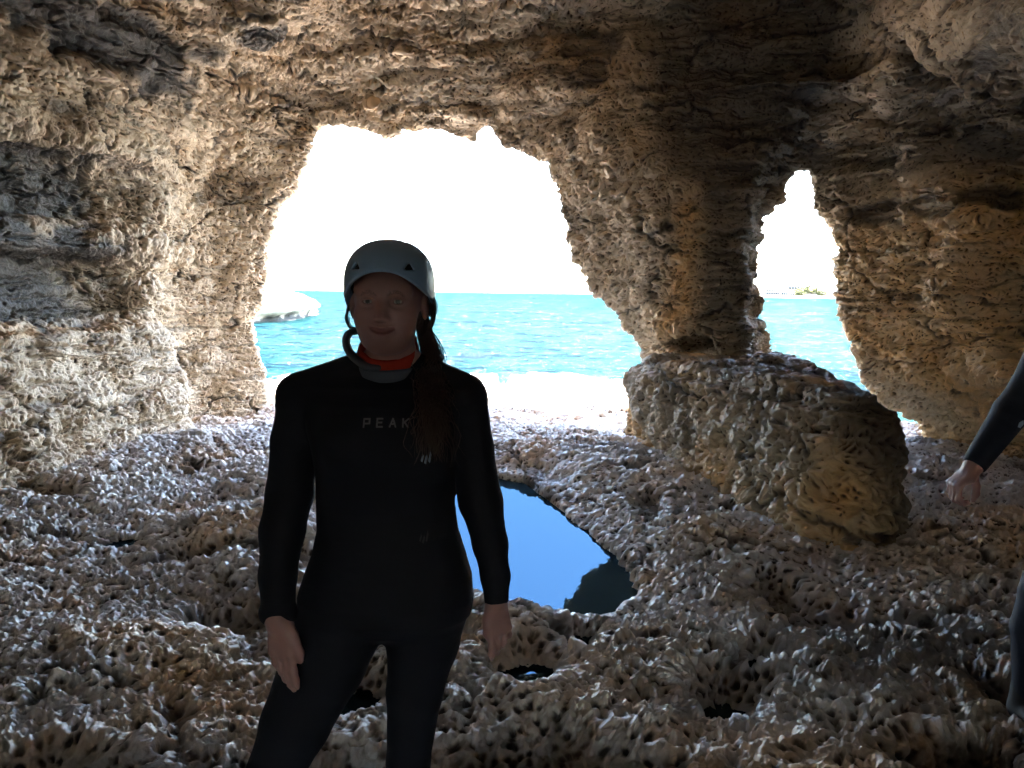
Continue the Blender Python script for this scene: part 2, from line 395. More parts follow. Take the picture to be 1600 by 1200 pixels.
# the pillar's own mesh runs a little way under its neighbours so that no gap opens at the seam
fn = np.cross(V[Q[:, 2]]-V[Q[:, 0]], V[Q[:, 3]]-V[Q[:, 1]]); VN = np.zeros_like(V)
for k in range(4): np.add.at(VN, Q[:, k], fn)
VN /= np.linalg.norm(VN, axis=1)[:, None]+1e-12
core = np.zeros(len(V), bool); core[Q[pil].ravel()] = True
grown = core.copy(); pil2 = pil.copy()
for k in range(3):
    pil2 = grown[Q].any(1); grown[Q[pil2].ravel()] = True
def emit(name, mask, lv, push=None, **kw):
    u, q = sub_faces(V, Q, mask)
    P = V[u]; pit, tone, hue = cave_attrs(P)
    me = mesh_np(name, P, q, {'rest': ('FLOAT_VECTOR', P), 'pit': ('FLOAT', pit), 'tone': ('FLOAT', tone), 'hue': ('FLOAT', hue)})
    if push is not None: 
        co = P.copy(); ex = push[u]; co[ex] -= VN[u][ex]*.07; me.vertices.foreach_set('co', co.astype(np.float32).ravel()); me.update()
    o = link(name, me, M_cave, **kw)
    if lv: subdiv(o, lv)
    print(name, len(q)); return o
seen = (np.abs(ctr[:, 0]) < .76*ctr[:, 1]+.25) & (ctr[:, 2]-CAMZ < .44*ctr[:, 1]+.2) & (ctr[:, 1] < 11.3)
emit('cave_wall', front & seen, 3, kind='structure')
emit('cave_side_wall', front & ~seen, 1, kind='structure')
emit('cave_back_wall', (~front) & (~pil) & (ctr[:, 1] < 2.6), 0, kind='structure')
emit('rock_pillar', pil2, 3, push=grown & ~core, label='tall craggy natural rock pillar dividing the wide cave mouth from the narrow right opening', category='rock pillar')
# solid hill the cave is in (keeps the sun out)
def box_np(x0, x1, y0, y1, z0, z1):
    v = [(x, y, z) for x in (x0, x1) for y in (y0, y1) for z in (z0, z1)]
    f = [(0, 1, 3, 2), (4, 6, 7, 5), (0, 4, 5, 1), (2, 3, 7, 6), (0, 2, 6, 4), (1, 5, 7, 3)]
    return np.array(v, float), np.array(f)
Vh, Fh = [], []
for bx in ((-9, 11, -8, 0, 5.3, 9), (-9, .5-BW, -6, -4.3, -1, 9.1), (.5+BW, 11, -6, -4.3, -1, 9.1), (.5-BW, .5+BW, -6, -4.3, BH, 9.1), (-14, -6.0, -8.1, 10.5, -2, 9.2), (8.1, 16, -8.1, 8.0, -2, 9.2)):
    v, f = box_np(*bx); Fh.append(f+sum(len(a) for a in Vh)); Vh.append(v)
# roof wedge following the slanted mouth
xa, xb = -8.0, 10.0
w = np.array([(xa, -.2, 5.4), (xb, -.2, 5.4), (xb, 9.6-KO*xb, 5.4), (xa, 9.6-KO*xa, 5.4), (xa, -.2, 9), (xb, -.2, 9), (xb, 8.0-KO*xb, 9), (xa, 8.0-KO*xa, 9)])
Fh.append(np.array([(0, 1, 2, 3), (7, 6, 5, 4), (0, 4, 5, 1), (1, 5, 6, 2), (2, 6, 7, 3), (3, 7, 4, 0)])+sum(len(a) for a in Vh)); Vh.append(w)
M_hill = simple('hill_rock', (.3, .24, .17), .9)
link('hill', mesh_np('hill', np.concatenate(Vh), np.concatenate(Fh), smooth=False), M_hill, kind='structure')

# ------------------------------------------------------------------ floor
WL = -.15
poolpx = [(640, 790), (690, 752), (760, 748), (815, 757), (835, 772), (880, 812), (930, 852), (962, 882), (984, 925), (983, 945), (955, 958), (905, 955), (860, 942), (800, 934), (735, 916), (660, 905), (600, 890), (590, 840)]
pool = [at_z(u, v, WL)[:2] for u, v in poolpx]
puddles = [((1190, 1046), -.06, .13), ((832, 1062), -.07, .17), ((700, 1010), -.08, .12), ((560, 1105), -.08, .13), ((905, 1010), -.07, .12), ((200, 850), -.02, .10), ((1130, 1120), -.10, .16)]
pudw = [(at_z(u, v, z), r) for (u, v), z, r in puddles]
def floor_h(x, y):
    z = -.17*sstep(7.5, 10.2, y)
    z = z+.22*sstep(-2.2, -3.9, x)*sstep(9, 6, y)
    z = z+.12*sstep(2.6, 4.2, x)*sstep(6.5, 3.5, y)
    z = z+.10*np.exp(-((x-.9)**2/.5+(y-7.2)**2/1.2))
    z = z+.075*noise2(x, y, 1.3, 1)+.05*noise2(x, y, .55, 2)+.022*noise2(x, y, .22, 3)
    z = z-.11*sstep(.35, .75, noise2(x, y, .42, 15))*sstep(8, 6, y)
    sd = poly_sdf(x, y, pool)
    rim = WL+.005+.09*sstep(.2, 1.2, x)+.05*sstep(5.5, 6.5, y)
    k = sstep(.6, .12, sd); z = z*(1-k)+rim*k
    z = z-.45*sstep(.10, -.08, sd+.03*noise2(x, y, .18, 8))
    for c, r in pudw:
        d = np.sqrt((x-c[0])**2+(y-c[1])**2)/r
        g = sstep(1.6, .3, d)
        z = z*(1-g)+(c[2]-.12)*g
    # terrace outside, ledges, then down into the sea
    tz = -.30+.07*noise2(x, y, 2.6, 5)+.08*noise2(x, y, .9, 6)
    st = noise2(x*.6, y, 1.7, 11)
    tz = tz+.14*sstep(.02, .05, st)+.07*sstep(.25, .30, noise2(x*.7, y*1.2, .8, 12))-.40*sstep(.42, .50, noise2(x*.5, y*1.3, .55, 13))-.30*sstep(.52, .58, noise2(x, y*1.1, .22, 14))
    wt = sstep(10.4, 11.6, y)
    z = z*(1-wt)+tz*wt
    endy = 15.8+.35*noise2(x, y, 1.2, 9)
    endx = 3.35+.25*noise2(x, y, 1.0, 10)+.9*sstep(11, 9.6, y)*3
    z = z-1.1*sstep(0, .5, y-endy)-1.1*sstep(0, .6, x-endx)*sstep(10.0, 10.8, y+.0*x)
    z = z-1.0*sstep(9.9, 10.5, y)*sstep(3.4, 3.8, x)
    return z
def floor_patch(name, yv, tv, par, **kw):
    if par: XX = yv[:, None]*tv[None, :]; YY = np.broadcast_to(yv[:, None], XX.shape)
    else: XX, YY = np.broadcast_arrays(tv[None, :], yv[:, None])
    ZZ = floor_h(XX, YY)
    P = np.stack([XX, YY, ZZ], -1).reshape(-1, 3); n1, n2 = XX.shape
    i = np.arange(n1*n2).reshape(n1, n2)
    q = np.stack([i[:-1, :-1], i[:-1, 1:], i[1:, 1:], i[1:, :-1]], -1).reshape(-1, 4)
    x, y, z = P.T
    pit = np.clip(.95-.3*noise2(x, y, 1.1, 21)-.0*y, .3, 1.1)*(1-.35*sstep(.5, .15, poly_sdf(x, y, pool)))*(1-.45*sstep(10.5, 12, y))
    tone = np.clip(.95-.3*noise2(x, y, .8, 22)-.35*sstep(.5, 1.8, x)*sstep(5.2, 3.8, y)*sstep(-.3, .5, noise2(x, y, .7, 23)), .3, 1)
    tone = tone-.45*sstep(.25, .7, noise2(x, y, .42, 15))
    tone = np.clip(np.maximum(tone, sstep(9.5, 10.5, y)), .25, 1)
    me = mesh_np(name, P, q, {'rest': ('FLOAT_VECTOR', P), 'pit': ('FLOAT', pit), 'tone': ('FLOAT', tone), 'hue': ('FLOAT', np.clip(.5+.35*noise2(x, y, .5, 25)-.0*x, 0, 1))})
    print(name, len(q))
    return link(name, me, M_floor, **kw)
r = .0017
yv = np.exp(np.arange(math.log(1.9), math.log(17.2), r))
tv = np.arange(-.74, .74, r)
floor_patch('cave_floor', yv, tv, True, kind='structure')
cave_back = floor_patch('cave_back_floor', np.arange(-4.6, 1.94, .06), np.arange(-5.5, 7.5, .06), False, kind='structure')
# the floor beside the picture
for s in (-1, 1):
    tt = np.arange(.739, 3.4, .012)*s
    if s < 0: tt = tt[::-1]
    floor_patch('side_floor', np.exp(np.arange(math.log(1.9), math.log(17.2), .012)), tt, True, kind='structure')

# ------------------------------------------------------------------ water
def water_mat(name, tint):
    t = NT(name)
    g = t.n('TexCoord').outputs['Object']
    nn = t.noise(g, 9, 2).outputs['Fac']
    b = t.n('Bump', Strength=.04, Distance=.01, Height=nn)
    d = t.n('BsdfDiffuse', Color=tint); g2 = t.n('BsdfGlossy', Color=(.36, .68, 1.0), Roughness=.01, Normal=b.outputs[0])
    mx = t.n('MixShader', i0=.05, i1=d.outputs[0], i2=g2.outputs[0])
    t.t.links.new(mx.outputs[0], t.out.inputs['Surface'])
    return t.m
M_pool = water_mat('pool_water', (.012, .02, .022))
def flat_poly(name, pts, z, mat, grow=0.0, **kw):
    pts = np.array(pts); c = pts.mean(0)
    if grow: pts = c+(pts-c)*(1+grow/np.linalg.norm(pts-c, axis=1)[:, None])
    me = bpy.data.meshes.new(name)
    me.from_pydata([(p[0], p[1], z) for p in pts], [], [list(range(len(pts)))[::1]]); me.update()
    if me.polygons[0].normal.z < 0: me.flip_normals()
    return link(name, me, mat, **kw)
flat_poly('pool_water', pool, WL, M_pool, .10, kind='structure')
for c, rr in pudw:
    a = np.linspace(0, 2*math.pi, 24, endpoint=False)
    flat_poly('puddle_water', [(c[0]+rr*1.3*math.cos(t), c[1]+rr*1.3*math.sin(t)) for t in a], c[2], M_pool, kind='structure')

def sea_mat():
    t = NT('sea_water')
    g = t.n('NewGeometry').outputs['Position']
    st = t.vmath('MULTIPLY', g, (.7, 1, 1))
    w1 = t.noise(st, .9, 5, .62).outputs['Fac']; w2 = t.noise(st, 2.6, 4, .65).outputs['Fac']; w3 = t.noise(t.vmath('MULTIPLY', g, (.3, 1, 1)), .10, 3, .6).outputs['Fac']
    hh = t.math('ADD', t.math('MULTIPLY', w1, 1.0), t.math('MULTIPLY', w2, .40))
    b = t.n('Bump', Strength=1.0, Distance=.9, Height=hh)
    y = t.n('SeparateXYZ', i0=g).outputs[1]
    near = t.rng(y, 16, 70, 1, 0)
    c = t.mix(near, (.0006, .0110, .0120), (.0012, .0155, .0160))
    c = t.mix(t.rng(w3, .45, .60, 0, .6), c, (.005, .026, .026))
    rip = t.math('ADD', t.math('MULTIPLY', w1, .5), t.math('MULTIPLY', w2, .5))
    c = t.mix(t.rng(rip, .50, .43, 0, .9), c, (.0002, .0045, .0105))  # shaded ripple troughs painted into the colour
    c = t.mix(t.rng(rip, .52, .60, 0, .85), c, (.012, .040, .038))  # ripple highlights painted into the colour
    d = t.n('BsdfDiffuse', Color=c, Normal=b.outputs[0]); g2 = t.n('BsdfGlossy', Color=(.75, .92, 1), Roughness=.12, Normal=b.outputs[0])
    mx = t.n('MixShader', i0=.03, i1=d.outputs[0], i2=g2.outputs[0])
    t.t.links.new(mx.outputs[0], t.out.inputs['Surface'])
    return t.m
SEA = -.62
me = bpy.data.meshes.new('sea'); me.from_pydata([(-6000, 9, SEA), (6000, 9, SEA), (6000, 9000, SEA), (-6000, 9000, SEA), (-6000, -200, SEA-.01), (6000, -200, SEA-.01)], [], [(0, 1, 2, 3)]); me.update()
link('sea', me, sea_mat(), kind='structure')

# ------------------------------------------------------------------ boulder under the pillar
hb = .035
bx = np.arange(.7, 3.9, hb); by = np.arange(3.9, 9.4, hb); bz = np.arange(-.5, 1.35, hb)
BX, BY = np.meshgrid(bx, by, indexing='ij')
base = [(1.28, 8.3), (1.32, 7.5), (1.80, 4.72), (2.15, 4.5), (2.52, 4.68), (2.80, 5.9), (3.15, 8.6)]
topp = [(1.30, 8.3), (1.34, 7.5), (2.02, 5.35), (2.26, 4.98), (2.46, 5.02), (2.68, 5.9), (2.95, 7.8), (3.0, 8.6)]
s0 = poly_sdf(BX, BY, base)[:, :, None]; s1 = poly_sdf(BX, BY, topp)[:, :, None]
bz3 = bz[None, None, :]; w = np.clip(bz3/.9, -.3, 1)
side = s0*(1-w)+s1*w-.06*np.sin(w*math.pi)+.12*np.exp(-((bz3-.0)/.12)**2)*0
ztop = np.interp(by, [4.6, 5.2, 6, 7.5, 9], [.84, .89, .91, .90, .90])[None, :, None]
side = side+.07
fb = smax(side, bz3-ztop, .05)
fb = fb+.05*noise_grid(bx, by, bz, (.55, .55, .45), 31)+.04*noise_grid(bx, by, bz, (.22, .22, .2), 32)+.02*noise_grid(bx, by, bz, (.1, .1, .1), 33)
Vb, Qb = surface_nets(fb, (bx[0], by[0], bz[0]), hb)
o = np.array([2.0, 6.2, 0.0])
x, y, z = Vb.T
pit = np.clip(.95-.2*noise2(x+z, y, .6, 41), .4, 1)*(1-.6*sstep(.74, .82, z)); tone = np.clip(.85-.35*noise2(x+z*.6, y-z, .45, 42)-.3*sstep(2.0, 2.4, x), .25, 1)
me = mesh_np('rock_block', Vb-o, Qb, {'rest': ('FLOAT_VECTOR', Vb), 'pit': ('FLOAT', pit), 'tone': ('FLOAT', tone), 'hue': ('FLOAT', np.clip(.5+.5*noise2(x+z, y-z, .4, 43)+.2*sstep(.5, .1, z), 0, 1))})
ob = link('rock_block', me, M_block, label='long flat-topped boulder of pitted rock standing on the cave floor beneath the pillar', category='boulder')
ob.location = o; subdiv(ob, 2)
print('block', len(Qb))

# ------------------------------------------------------------------ far things outside
def far_rock():
    c = at_y(395, 505, 54)
    gx = np.arange(-27, -11, .22); gy = np.arange(40, 84, .3); gz = np.arange(-1.6, 4.2, .16)
    A, B = np.meshgrid(gx, gy, indexing='ij')
    pl = [(-26, 45), (-19.5, 46.5), (-16.5, 49), (-15.0, 53), (-15.6, 60), (-17.0, 70), (-20, 82), (-26, 82)]
    sd = poly_sdf(A, B, pl)
    top = np.interp(sd, [-6, -4, -2.2, -1, -.3, 0], [2.25, 1.95, 1.35, .75, .25, -.1])-.02*(B-50)*(B > 50)
    under = .9*np.exp(-((gz+.35)/.45)**2)[None, None, :]
    f = smax(sd[:, :, None]+under+.15, gz[None, None, :]-top[:, :, None], .4)
    f = f+.3*noise_grid(gx, gy, gz, (2.2, 2.2, 1.2), 51)+.22*noise_grid(gx, gy, gz, (.9, .9, .5), 52)
    V, Q = surface_nets(f, (gx[0], gy[0], gz[0]), 1.0)
    P = (V-[gx[0], gy[0], gz[0]])*[.22, .3, .16]+[gx[0], gy[0], gz[0]]
    o = np.array([-19, 58, SEA])
    me = mesh_np('sea_rock', P-o, Q, {'rest': ('FLOAT_VECTOR', P*.35), 'pit': ('FLOAT', np.full(len(P), .7)), 'tone': ('FLOAT', np.ones(len(P)))})
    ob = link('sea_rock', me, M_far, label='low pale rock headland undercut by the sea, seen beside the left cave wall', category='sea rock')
    ob.location = o
t_ = NT('far_limestone')
g_ = t_.n('TexCoord').outputs['Object']
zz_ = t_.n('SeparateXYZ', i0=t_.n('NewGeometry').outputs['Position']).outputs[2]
shade_band = t_.rng(t_.math('ADD', zz_, t_.math('MULTIPLY', t_.noise(g_, .5, 4, .6).outputs['Fac'], -1.6)), -.95, -1.25)  # darker foot: shade of the undercut painted into the base colour
t_.set(t_.b, 'Base Color', t_.mix(shade_band, t_.mix(t_.noise(g_, .9, 5, .6).outputs['Fac'], (.36, .29, .20), (.58, .50, .39)), (.025, .022, .015)))
t_.set(t_.b, 'Roughness', .9)
t_.set(t_.b, 'Normal', t_.n('Bump', Strength=.8, Distance=.25, Height=t_.noise(g_, 2.2, 5, .65).outputs['Fac']).outputs[0])
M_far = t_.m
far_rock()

# far coast seen through the narrow opening
FY = 900.0
def ribbon_hill():
    nx, ny = 160, 26
    xx = np.linspace(120, 900, nx); yy = np.linspace(0, 1, ny)
    A, B = np.meshgrid(xx, yy, indexing='ij')
    hh = (15+5*noise2(A, B*60, 90, 61)+3*noise2(A, B*60, 30, 62))*sstep(140, 260, A)
    Yv = FY-40+B*260+10*noise2(A, B*0, 45, 63)
    Zv = SEA-1+hh*sstep(0, .85, B)+3.5*sstep(0, .04, B)*sstep(130, 180, A)+.8*noise2(A, B*200, 9, 64)
    P = np.stack([A, Yv, Zv], -1).reshape(-1, 3); i = np.arange(nx*ny).reshape(nx, ny)
    q = np.stack([i[:-1, :-1], i[1:, :-1], i[1:, 1:], i[:-1, 1:]], -1).reshape(-1, 4)
    me = mesh_np('far_coast', P, q)
    t = NT('coast_ground'); g = t.n('NewGeometry').outputs['Position']
    nf = t.noise(g, .06, 5, .7).outputs['Fac']
    t.set(t.b, 'Base Color', t.mix(t.rng(t.noise(g, .16, 4, .8).outputs['Fac'], .53, .57), t.mix(t.rng(nf, .45, .55), (.05, .042, .030), (.10, .085, .06)), (.018, .018, .009))); t.set(t.b, 'Roughness', .95)
    link('far_coast', me, t.m, kind='structure')
    def hz(x, y):
        i = int(np.clip(np.interp(x, xx, np.arange(nx)), 0, nx-1)); j = int(np.clip(round((y-FY+40)/260*(ny-1)), 0, ny-1))
        return float(Zv[i, j])
    return hz
hz = ribbon_hill()
M_wall_f = simple('pale_render', (.30, .26, .20), .8); M_glass_f = simple('dark_window', (.03, .035, .04), .3)
M_roof_f = simple('flat_roof', (.45, .38, .30), .8)
def quadbox(name, boxes, mat, parent, **kw):
    Vs, Fs, n = [], [], 0
    for b in boxes:
        v, f = box_np(*b); Vs.append(v); Fs.append(f[:, ::-1]+n); n += 8
    o = link(name, mesh_np(name, np.concatenate(Vs), np.concatenate(Fs), smooth=False), mat, parent, **kw); return o
def building(x, y, w, d, hgt, rows, cols, label, name='coast_building'):
    z = hz(x, y)-1
    e = empty(name, (x, y, z), label, 'building', group='buildings on the far coast')
    quadbox('wall', [(-w/2, w/2, -d/2, d/2, 0, hgt)], M_wall_f, e)
    quadbox('roof', [(-w/2-.5, w/2+.5, -d/2-.5, d/2+.5, hgt+.003, hgt+.6), (-w*.2, w*.1, -d/4, d/4, hgt+.61, hgt+2.4)], M_roof_f, e)
    for r_ in range(rows):
        for c_ in range(cols):
            cx = -w/2+(c_+.5)*w/cols; z0 = 1.6+r_*(hgt-1.2)/rows
            quadbox('window', [(cx-w/cols*.3, cx+w/cols*.3, -d/2-.12, -d/2+.1, z0, z0+(hgt/rows)*.5)], M_glass_f, e)
def coast_x(u, y): return at_y(u, 445, y)[0]
building(coast_x(1212, 905), 905, 24, 10, 9, 2, 9, 'long pale two-storey building with dark windows on the far coast beside the pillar')
building(coast_x(1230, 880), 880, 15, 8, 5, 1, 6, 'low pale single-storey building nearest the shore on the far coast')
building(coast_x(1246, 1000), 1000, 26, 10, 6, 1, 7, 'wide low pale building high on the far coast left of the scrub')
def bush_mesh(seed):
    rng = np.random.default_rng(seed); Vs = []; Fs = []; n = 0
    for k in range(420):
        p = rng.normal(size=3); p /= np.linalg.norm(p); p *= rng.uniform(.55, 1)**.5*np.array([1, 1, .75]); p *= 1+.3*math.sin(3*p[0]+seed)*math.cos(4*p[2])
        a = rng.normal(size=3); a /= np.linalg.norm(a); b = np.cross(a, rng.normal(size=3)); b /= np.linalg.norm(b); s = rng.uniform(.09, .2)
        Vs += [p+a*s, p+b*s, p-a*s, p-b*s]; Fs.append((n, n+1, n+2, n+3)); n += 4
    V = np.array(Vs); V[:, 2] += .7
    return V, np.array(Fs)
M_leaf = simple('scrub_leaves', (.10, .10, .035), .8); M_stem = simple('stem_bark', (.12, .08, .05), .9)
bm_ = [bush_mesh(s) for s in (1, 2, 3)]
bl = ['%s scrub bush on far coast, %s' % (a, b) for a, b in (
    ('round olive', 'leftmost of the cluster beside the low buildings'), ('large olive', 'second from the left in the cluster'), ('tall olive', 'at the centre of the cluster on the slope'),
    ('wide olive', 'lowest of the cluster near the shore'), ('small olive', 'topmost of the cluster near the skyline'), ('broad olive', 'second from the right in the cluster'),
    ('dark olive', 'rightmost, beside the right rock wall'))]
for k, (u, y, s) in enumerate(((1238, 890, 4.5), (1246, 915, 6), (1256, 935, 7), (1252, 878, 5), (1262, 1010, 4), (1270, 930, 6), (1284, 900, 5.5))):
    x = coast_x(u, y); e = empty('scrub_bush', (x, y, hz(x, y)-.3), bl[k], 'bush', group='scrub bushes on the far coast')
    v, f = bm_[k % 3]
    link('foliage', mesh_np('foliage', v*s*[1.2, 1, .8], f, smooth=False), M_leaf, e)
    quadbox('stem', [(-.06*s, .06*s, -.06*s, .06*s, 0, .6*s)], M_stem, e)

# ------------------------------------------------------------------ people
class Fld:
    def __init__(s, lo, hi, h, n=1):
        s.h = h; s.lo = np.array(lo, float)
        s.ax = [np.arange(lo[i], hi[i], h) for i in range(3)]
        s.f = [np.full([len(a) for a in s.ax], .12, np.float32) for _ in range(n)]
    def win(s, lo, hi):
        sl = []
        for i in range(3):
            a = int(max(0, (lo[i]-s.lo[i])/s.h)); b = int(min(len(s.ax[i]), (hi[i]-s.lo[i])/s.h+2)); sl.append(slice(a, max(a+1, b)))
        g = (s.ax[0][sl[0]][:, None, None], s.ax[1][sl[1]][None, :, None], s.ax[2][sl[2]][None, None, :])
        return tuple(sl), g
    def put(s, fi, sl, d, k, op='u'):
        A = s.f[fi][sl]
        s.f[fi][sl] = smin(A, d, k) if op == 'u' else smax(A, -d, k)
    def chain(s, fis, pts, rs, k=.015, grow=None, cut=None, op='u'):
        pts = [np.asarray(p, float) for p in pts]
        pad = max(rs)+.05
        lo = np.min(pts, 0)-pad; hi = np.max(pts, 0)+pad
        sl, (X, Y, Z) = s.win(lo, hi)
        d = None
        for a, b, ra, rb in zip(pts[:-1], pts[1:], rs[:-1], rs[1:]):
            ab = b-a; L = float(ab@ab)+1e-9
            t = np.clip(((X-a[0])*ab[0]+(Y-a[1])*ab[1]+(Z-a[2])*ab[2])/L, 0, 1)
            q = np.sqrt((X-a[0]-t*ab[0])**2+(Y-a[1]-t*ab[1])**2+(Z-a[2]-t*ab[2])**2)-(ra+(rb-ra)*t)
            d = q if d is None else smin(d, q, .012)
        for n, fi in enumerate(fis):
            dd = d-(grow or {}).get(fi, 0)
            if cut is not None and fi in cut:
                p, nrm = cut[fi]; dd = np.maximum(dd, (X-p[0])*nrm[0]+(Y-p[1])*nrm[1]+(Z-p[2])*nrm[2])
            s.put(fi, sl, dd, k, op)
    def ell(s, fis, c, r, k=.015, grow=None, op='u', rot=0.0):
        m_ = max(r)+.05
        sl, (X, Y, Z) = s.win(np.array(c)-m_, np.array(c)+m_)
        x = X-c[0]; y = Y-c[1]; z = Z-c[2]
        if rot: x, z = x*math.cos(rot)+z*math.sin(rot), -x*math.sin(rot)+z*math.cos(rot)
        q = np.sqrt((x/r[0])**2+(y/r[1])**2+(z/r[2])**2)
        d = (q-1)*min(r)*np.where(q > 1, 1.0, 1.0)
        for fi in fis: s.put(fi, sl, d-(grow or {}).get(fi, 0), k, op)
    def loft(s, fis, tab, k=.02, grow=None, p=2.3):
        """tab rows: z, cx, cy, a, b"""
        tab = np.array(sorted(map(tuple, tab)))
        lo = np.array([(tab[:, 1]-tab[:, 3]).min(), (tab[:, 2]-tab[:, 4]).min(), tab[0, 0]])-.06
        hi = np.array([(tab[:, 1]+tab[:, 3]).max(), (tab[:, 2]+tab[:, 4]).max(), tab[-1, 0]])+.06
        sl, (X, Y, Z) = s.win(lo, hi)
        g = [np.interp(Z, tab[:, 0], tab[:, i]) for i in range(1, 5)]
        q = (np.abs((X-g[0])/g[2])**p+np.abs((Y-g[1])/g[3])**p)**(1/p)
        d = (q-1)*np.minimum(g[2], g[3])
        d = smax(d, np.maximum(tab[0, 0]-Z, Z-tab[-1, 0]), .03)
        for fi in fis: s.put(fi, sl, d-(grow or {}).get(fi, 0), k)
    def mesh(s, fi):
        return surface_nets(s.f[fi], s.lo, s.h)
    def front(s, fi, x, z):
        i = int(round((x-s.lo[0])/s.h)); k = int(round((z-s.lo[2])/s.h)); col = s.f[fi][i, :, k]
        j = int(np.argmax(col < 0)); 
        if j == 0: return s.ax[1][0]
        a, b = col[j-1], col[j]
        return s.ax[1][j-1]+s.h*a/(a-b)
def hand(fd, W, d, side, nrm, sc=1.0, curl=(.25, .35, .4, .5), thumb=None, spread=.06, fis=(0,)):
    """W wrist, d towards the fingers, side towards the thumb, nrm out of the back of the hand."""
    W, d, side, nrm = [np.asarray(a, float) for a in (W, d, side, nrm)]
    d /= np.linalg.norm(d); side -= d*(side@d); side /= np.linalg.norm(side)
    nn = np.cross(d, side); nrm = nn if nn@nrm > 0 else -nn
    u = .001*sc
    fis = list(fis)
    fd.chain(fis, [W-d*20*u, W+d*22*u], [23*u, 21*u], .012)
    for off, L, r in ((-26, 78, 11), (-9, 84, 12.5), (9, 86, 12.5), (24, 82, 12)):
        fd.chain(fis, [W+d*12*u+side*off*.55*u, W+d*L*u+side*off*u], [14*u, (r-1.5)*u], .008)
    fd.chain(fis, [W+d*10*u+side*14*u, W+d*42*u+side*30*u-nrm*6*u], [15*u, 14*u], .014)
    for n, (off, L, lens, r) in enumerate(((25, 84, (40, 24, 19), 8.4), (8, 88, (44, 27, 20), 8.6), (-9.5, 85, (41, 25, 19), 8.2), (-26, 78, (32, 19, 17), 7.2))):
        p = W+d*L*u+side*off*u; a = 0; pts = [p]; rs = [r*1.08*u]
        sp = spread*(1.2-n)*.8
        for q_, l in enumerate(lens):
            a += curl[n]*(1.0, 1.25, .9)[q_]
            dr = d*math.cos(a)-nrm*math.sin(a)+side*sp
            p = p+dr/np.linalg.norm(dr)*l*u; pts.append(p); rs.append(r*(.95, .86, .72)[q_]*u)
        fd.chain(fis, pts, rs, .0025)
    t = thumb or [(32, 44, -8), (42, 70, -12), (46, 94, -14), (44, 112, -17)]
    pts = [W+side*a*u+d*b*u+nrm*c*u for a, b, c in t]
    fd.chain(fis, pts, [13*u, 10.5*u, 9.6*u, 7.6*u], .008)

def skin_mat():
    t = NT('skin')
    l = t.n('Attribute', _attribute_name='lip').outputs['Fac']; b = t.n('Attribute', _attribute_name='brow').outputs['Fac']
    g = t.n('TexCoord').outputs['Object']
    c = t.mix(t.noise(g, 30, 3).outputs['Fac'], (.23, .125, .12), (.30, .17, .16))
    c = t.mix(l, c, (.20, .08, .075)); c = t.mix(t.math('MULTIPLY', b, t.rng(t.noise(g, 420, 2).outputs['Fac'], .35, .6)), c, (.10, .055, .035))
    t.set(t.b, 'Base Color', c); t.set(t.b, 'Roughness', .5); t.set(t.b, 'Subsurface Weight', .15)
    t.set(t.b, 'Subsurface Radius', (.012, .005, .003)); t.set(t.b, 'Subsurface Scale', 1.0)
    return t.m
def suit_mat(name, col):
    t = NT(name); g = t.n('TexCoord').outputs['Object']
    t.set(t.b, 'Base Color', t.mix(t.noise(g, 14, 3).outputs['Fac'], col, tuple(c*1.8 for c in col)))
    t.set(t.b, 'Roughness', .75); t.set(t.b, 'Specular IOR Level', .22)
    w = t.noise(g, 24, 2).outputs['Fac']
    t.set(t.b, 'Normal', t.n('Bump', Strength=.5, Distance=.004, Height=w).outputs[0])
    return t.m
M_skin = skin_mat(); M_suit = suit_mat('black_neoprene', (.003, .0038, .008)); M_suit2 = suit_mat('navy_neoprene', (.009, .011, .02))
M_hair = simple('auburn_hair', (.032, .015, .012), .45, .4); M_orange = simple('orange_fleece', (.28, .03, .018), .95, .05)
M_grey = simple('grey_neoprene', (.045, .055, .075), .7); M_helm = simple('grey_blue_shell', (.17, .28, .44), .42, .5)
M_dark = simple('black_plastic', (.012, .013, .016), .5); M_print = simple('grey_print', (.10, .10, .11), .7); M_mark = simple('silver_print', (.22, .30, .42), .4)
M_boot = simple('black_rubber', (.01, .01, .012), .6)
def eye_mat():
    t = NT('eyeball'); f = t.n('Attribute', _attribute_name='iris').outputs['Fac']
    t.set(t.b, 'Base Color', t.mix(f, (.33, .30, .29), (.02, .02, .02))); t.set(t.b, 'Roughness', .15); return t.m
M_eye = eye_mat()

def tubes(name, lines, rad, mat, parent, seg=4):
    Vs = []; Fs = []; n = 0
    for L in lines:
        L = np.asarray(L); m_ = len(L); T = np.gradient(L, axis=0); T /= np.linalg.norm(T, axis=1)[:, None]+1e-9
        A = np.cross(T, [.31, .9, .2]); A /= np.linalg.norm(A, axis=1)[:, None]+1e-9; B = np.cross(T, A)
        rr = rad*np.interp(np.linspace(0, 1, m_), [0, .1, .7, 1], [.6, 1, .9, .25])
        for k in range(seg):
            an = 2*math.pi*k/seg; Vs.append(L+(A*math.cos(an)+B*math.sin(an))*rr[:, None])
        i = n+np.arange(m_-1)
        for k in range(seg):
            a0 = i+k*m_; b0 = i+((k+1) % seg)*m_
            Fs.append(np.stack([a0, b0, b0+1, a0+1], 1))
        n += seg*m_
    return link(name, mesh_np(name, local(parent, np.concatenate(Vs)), np.concatenate(Fs)), mat, parent)
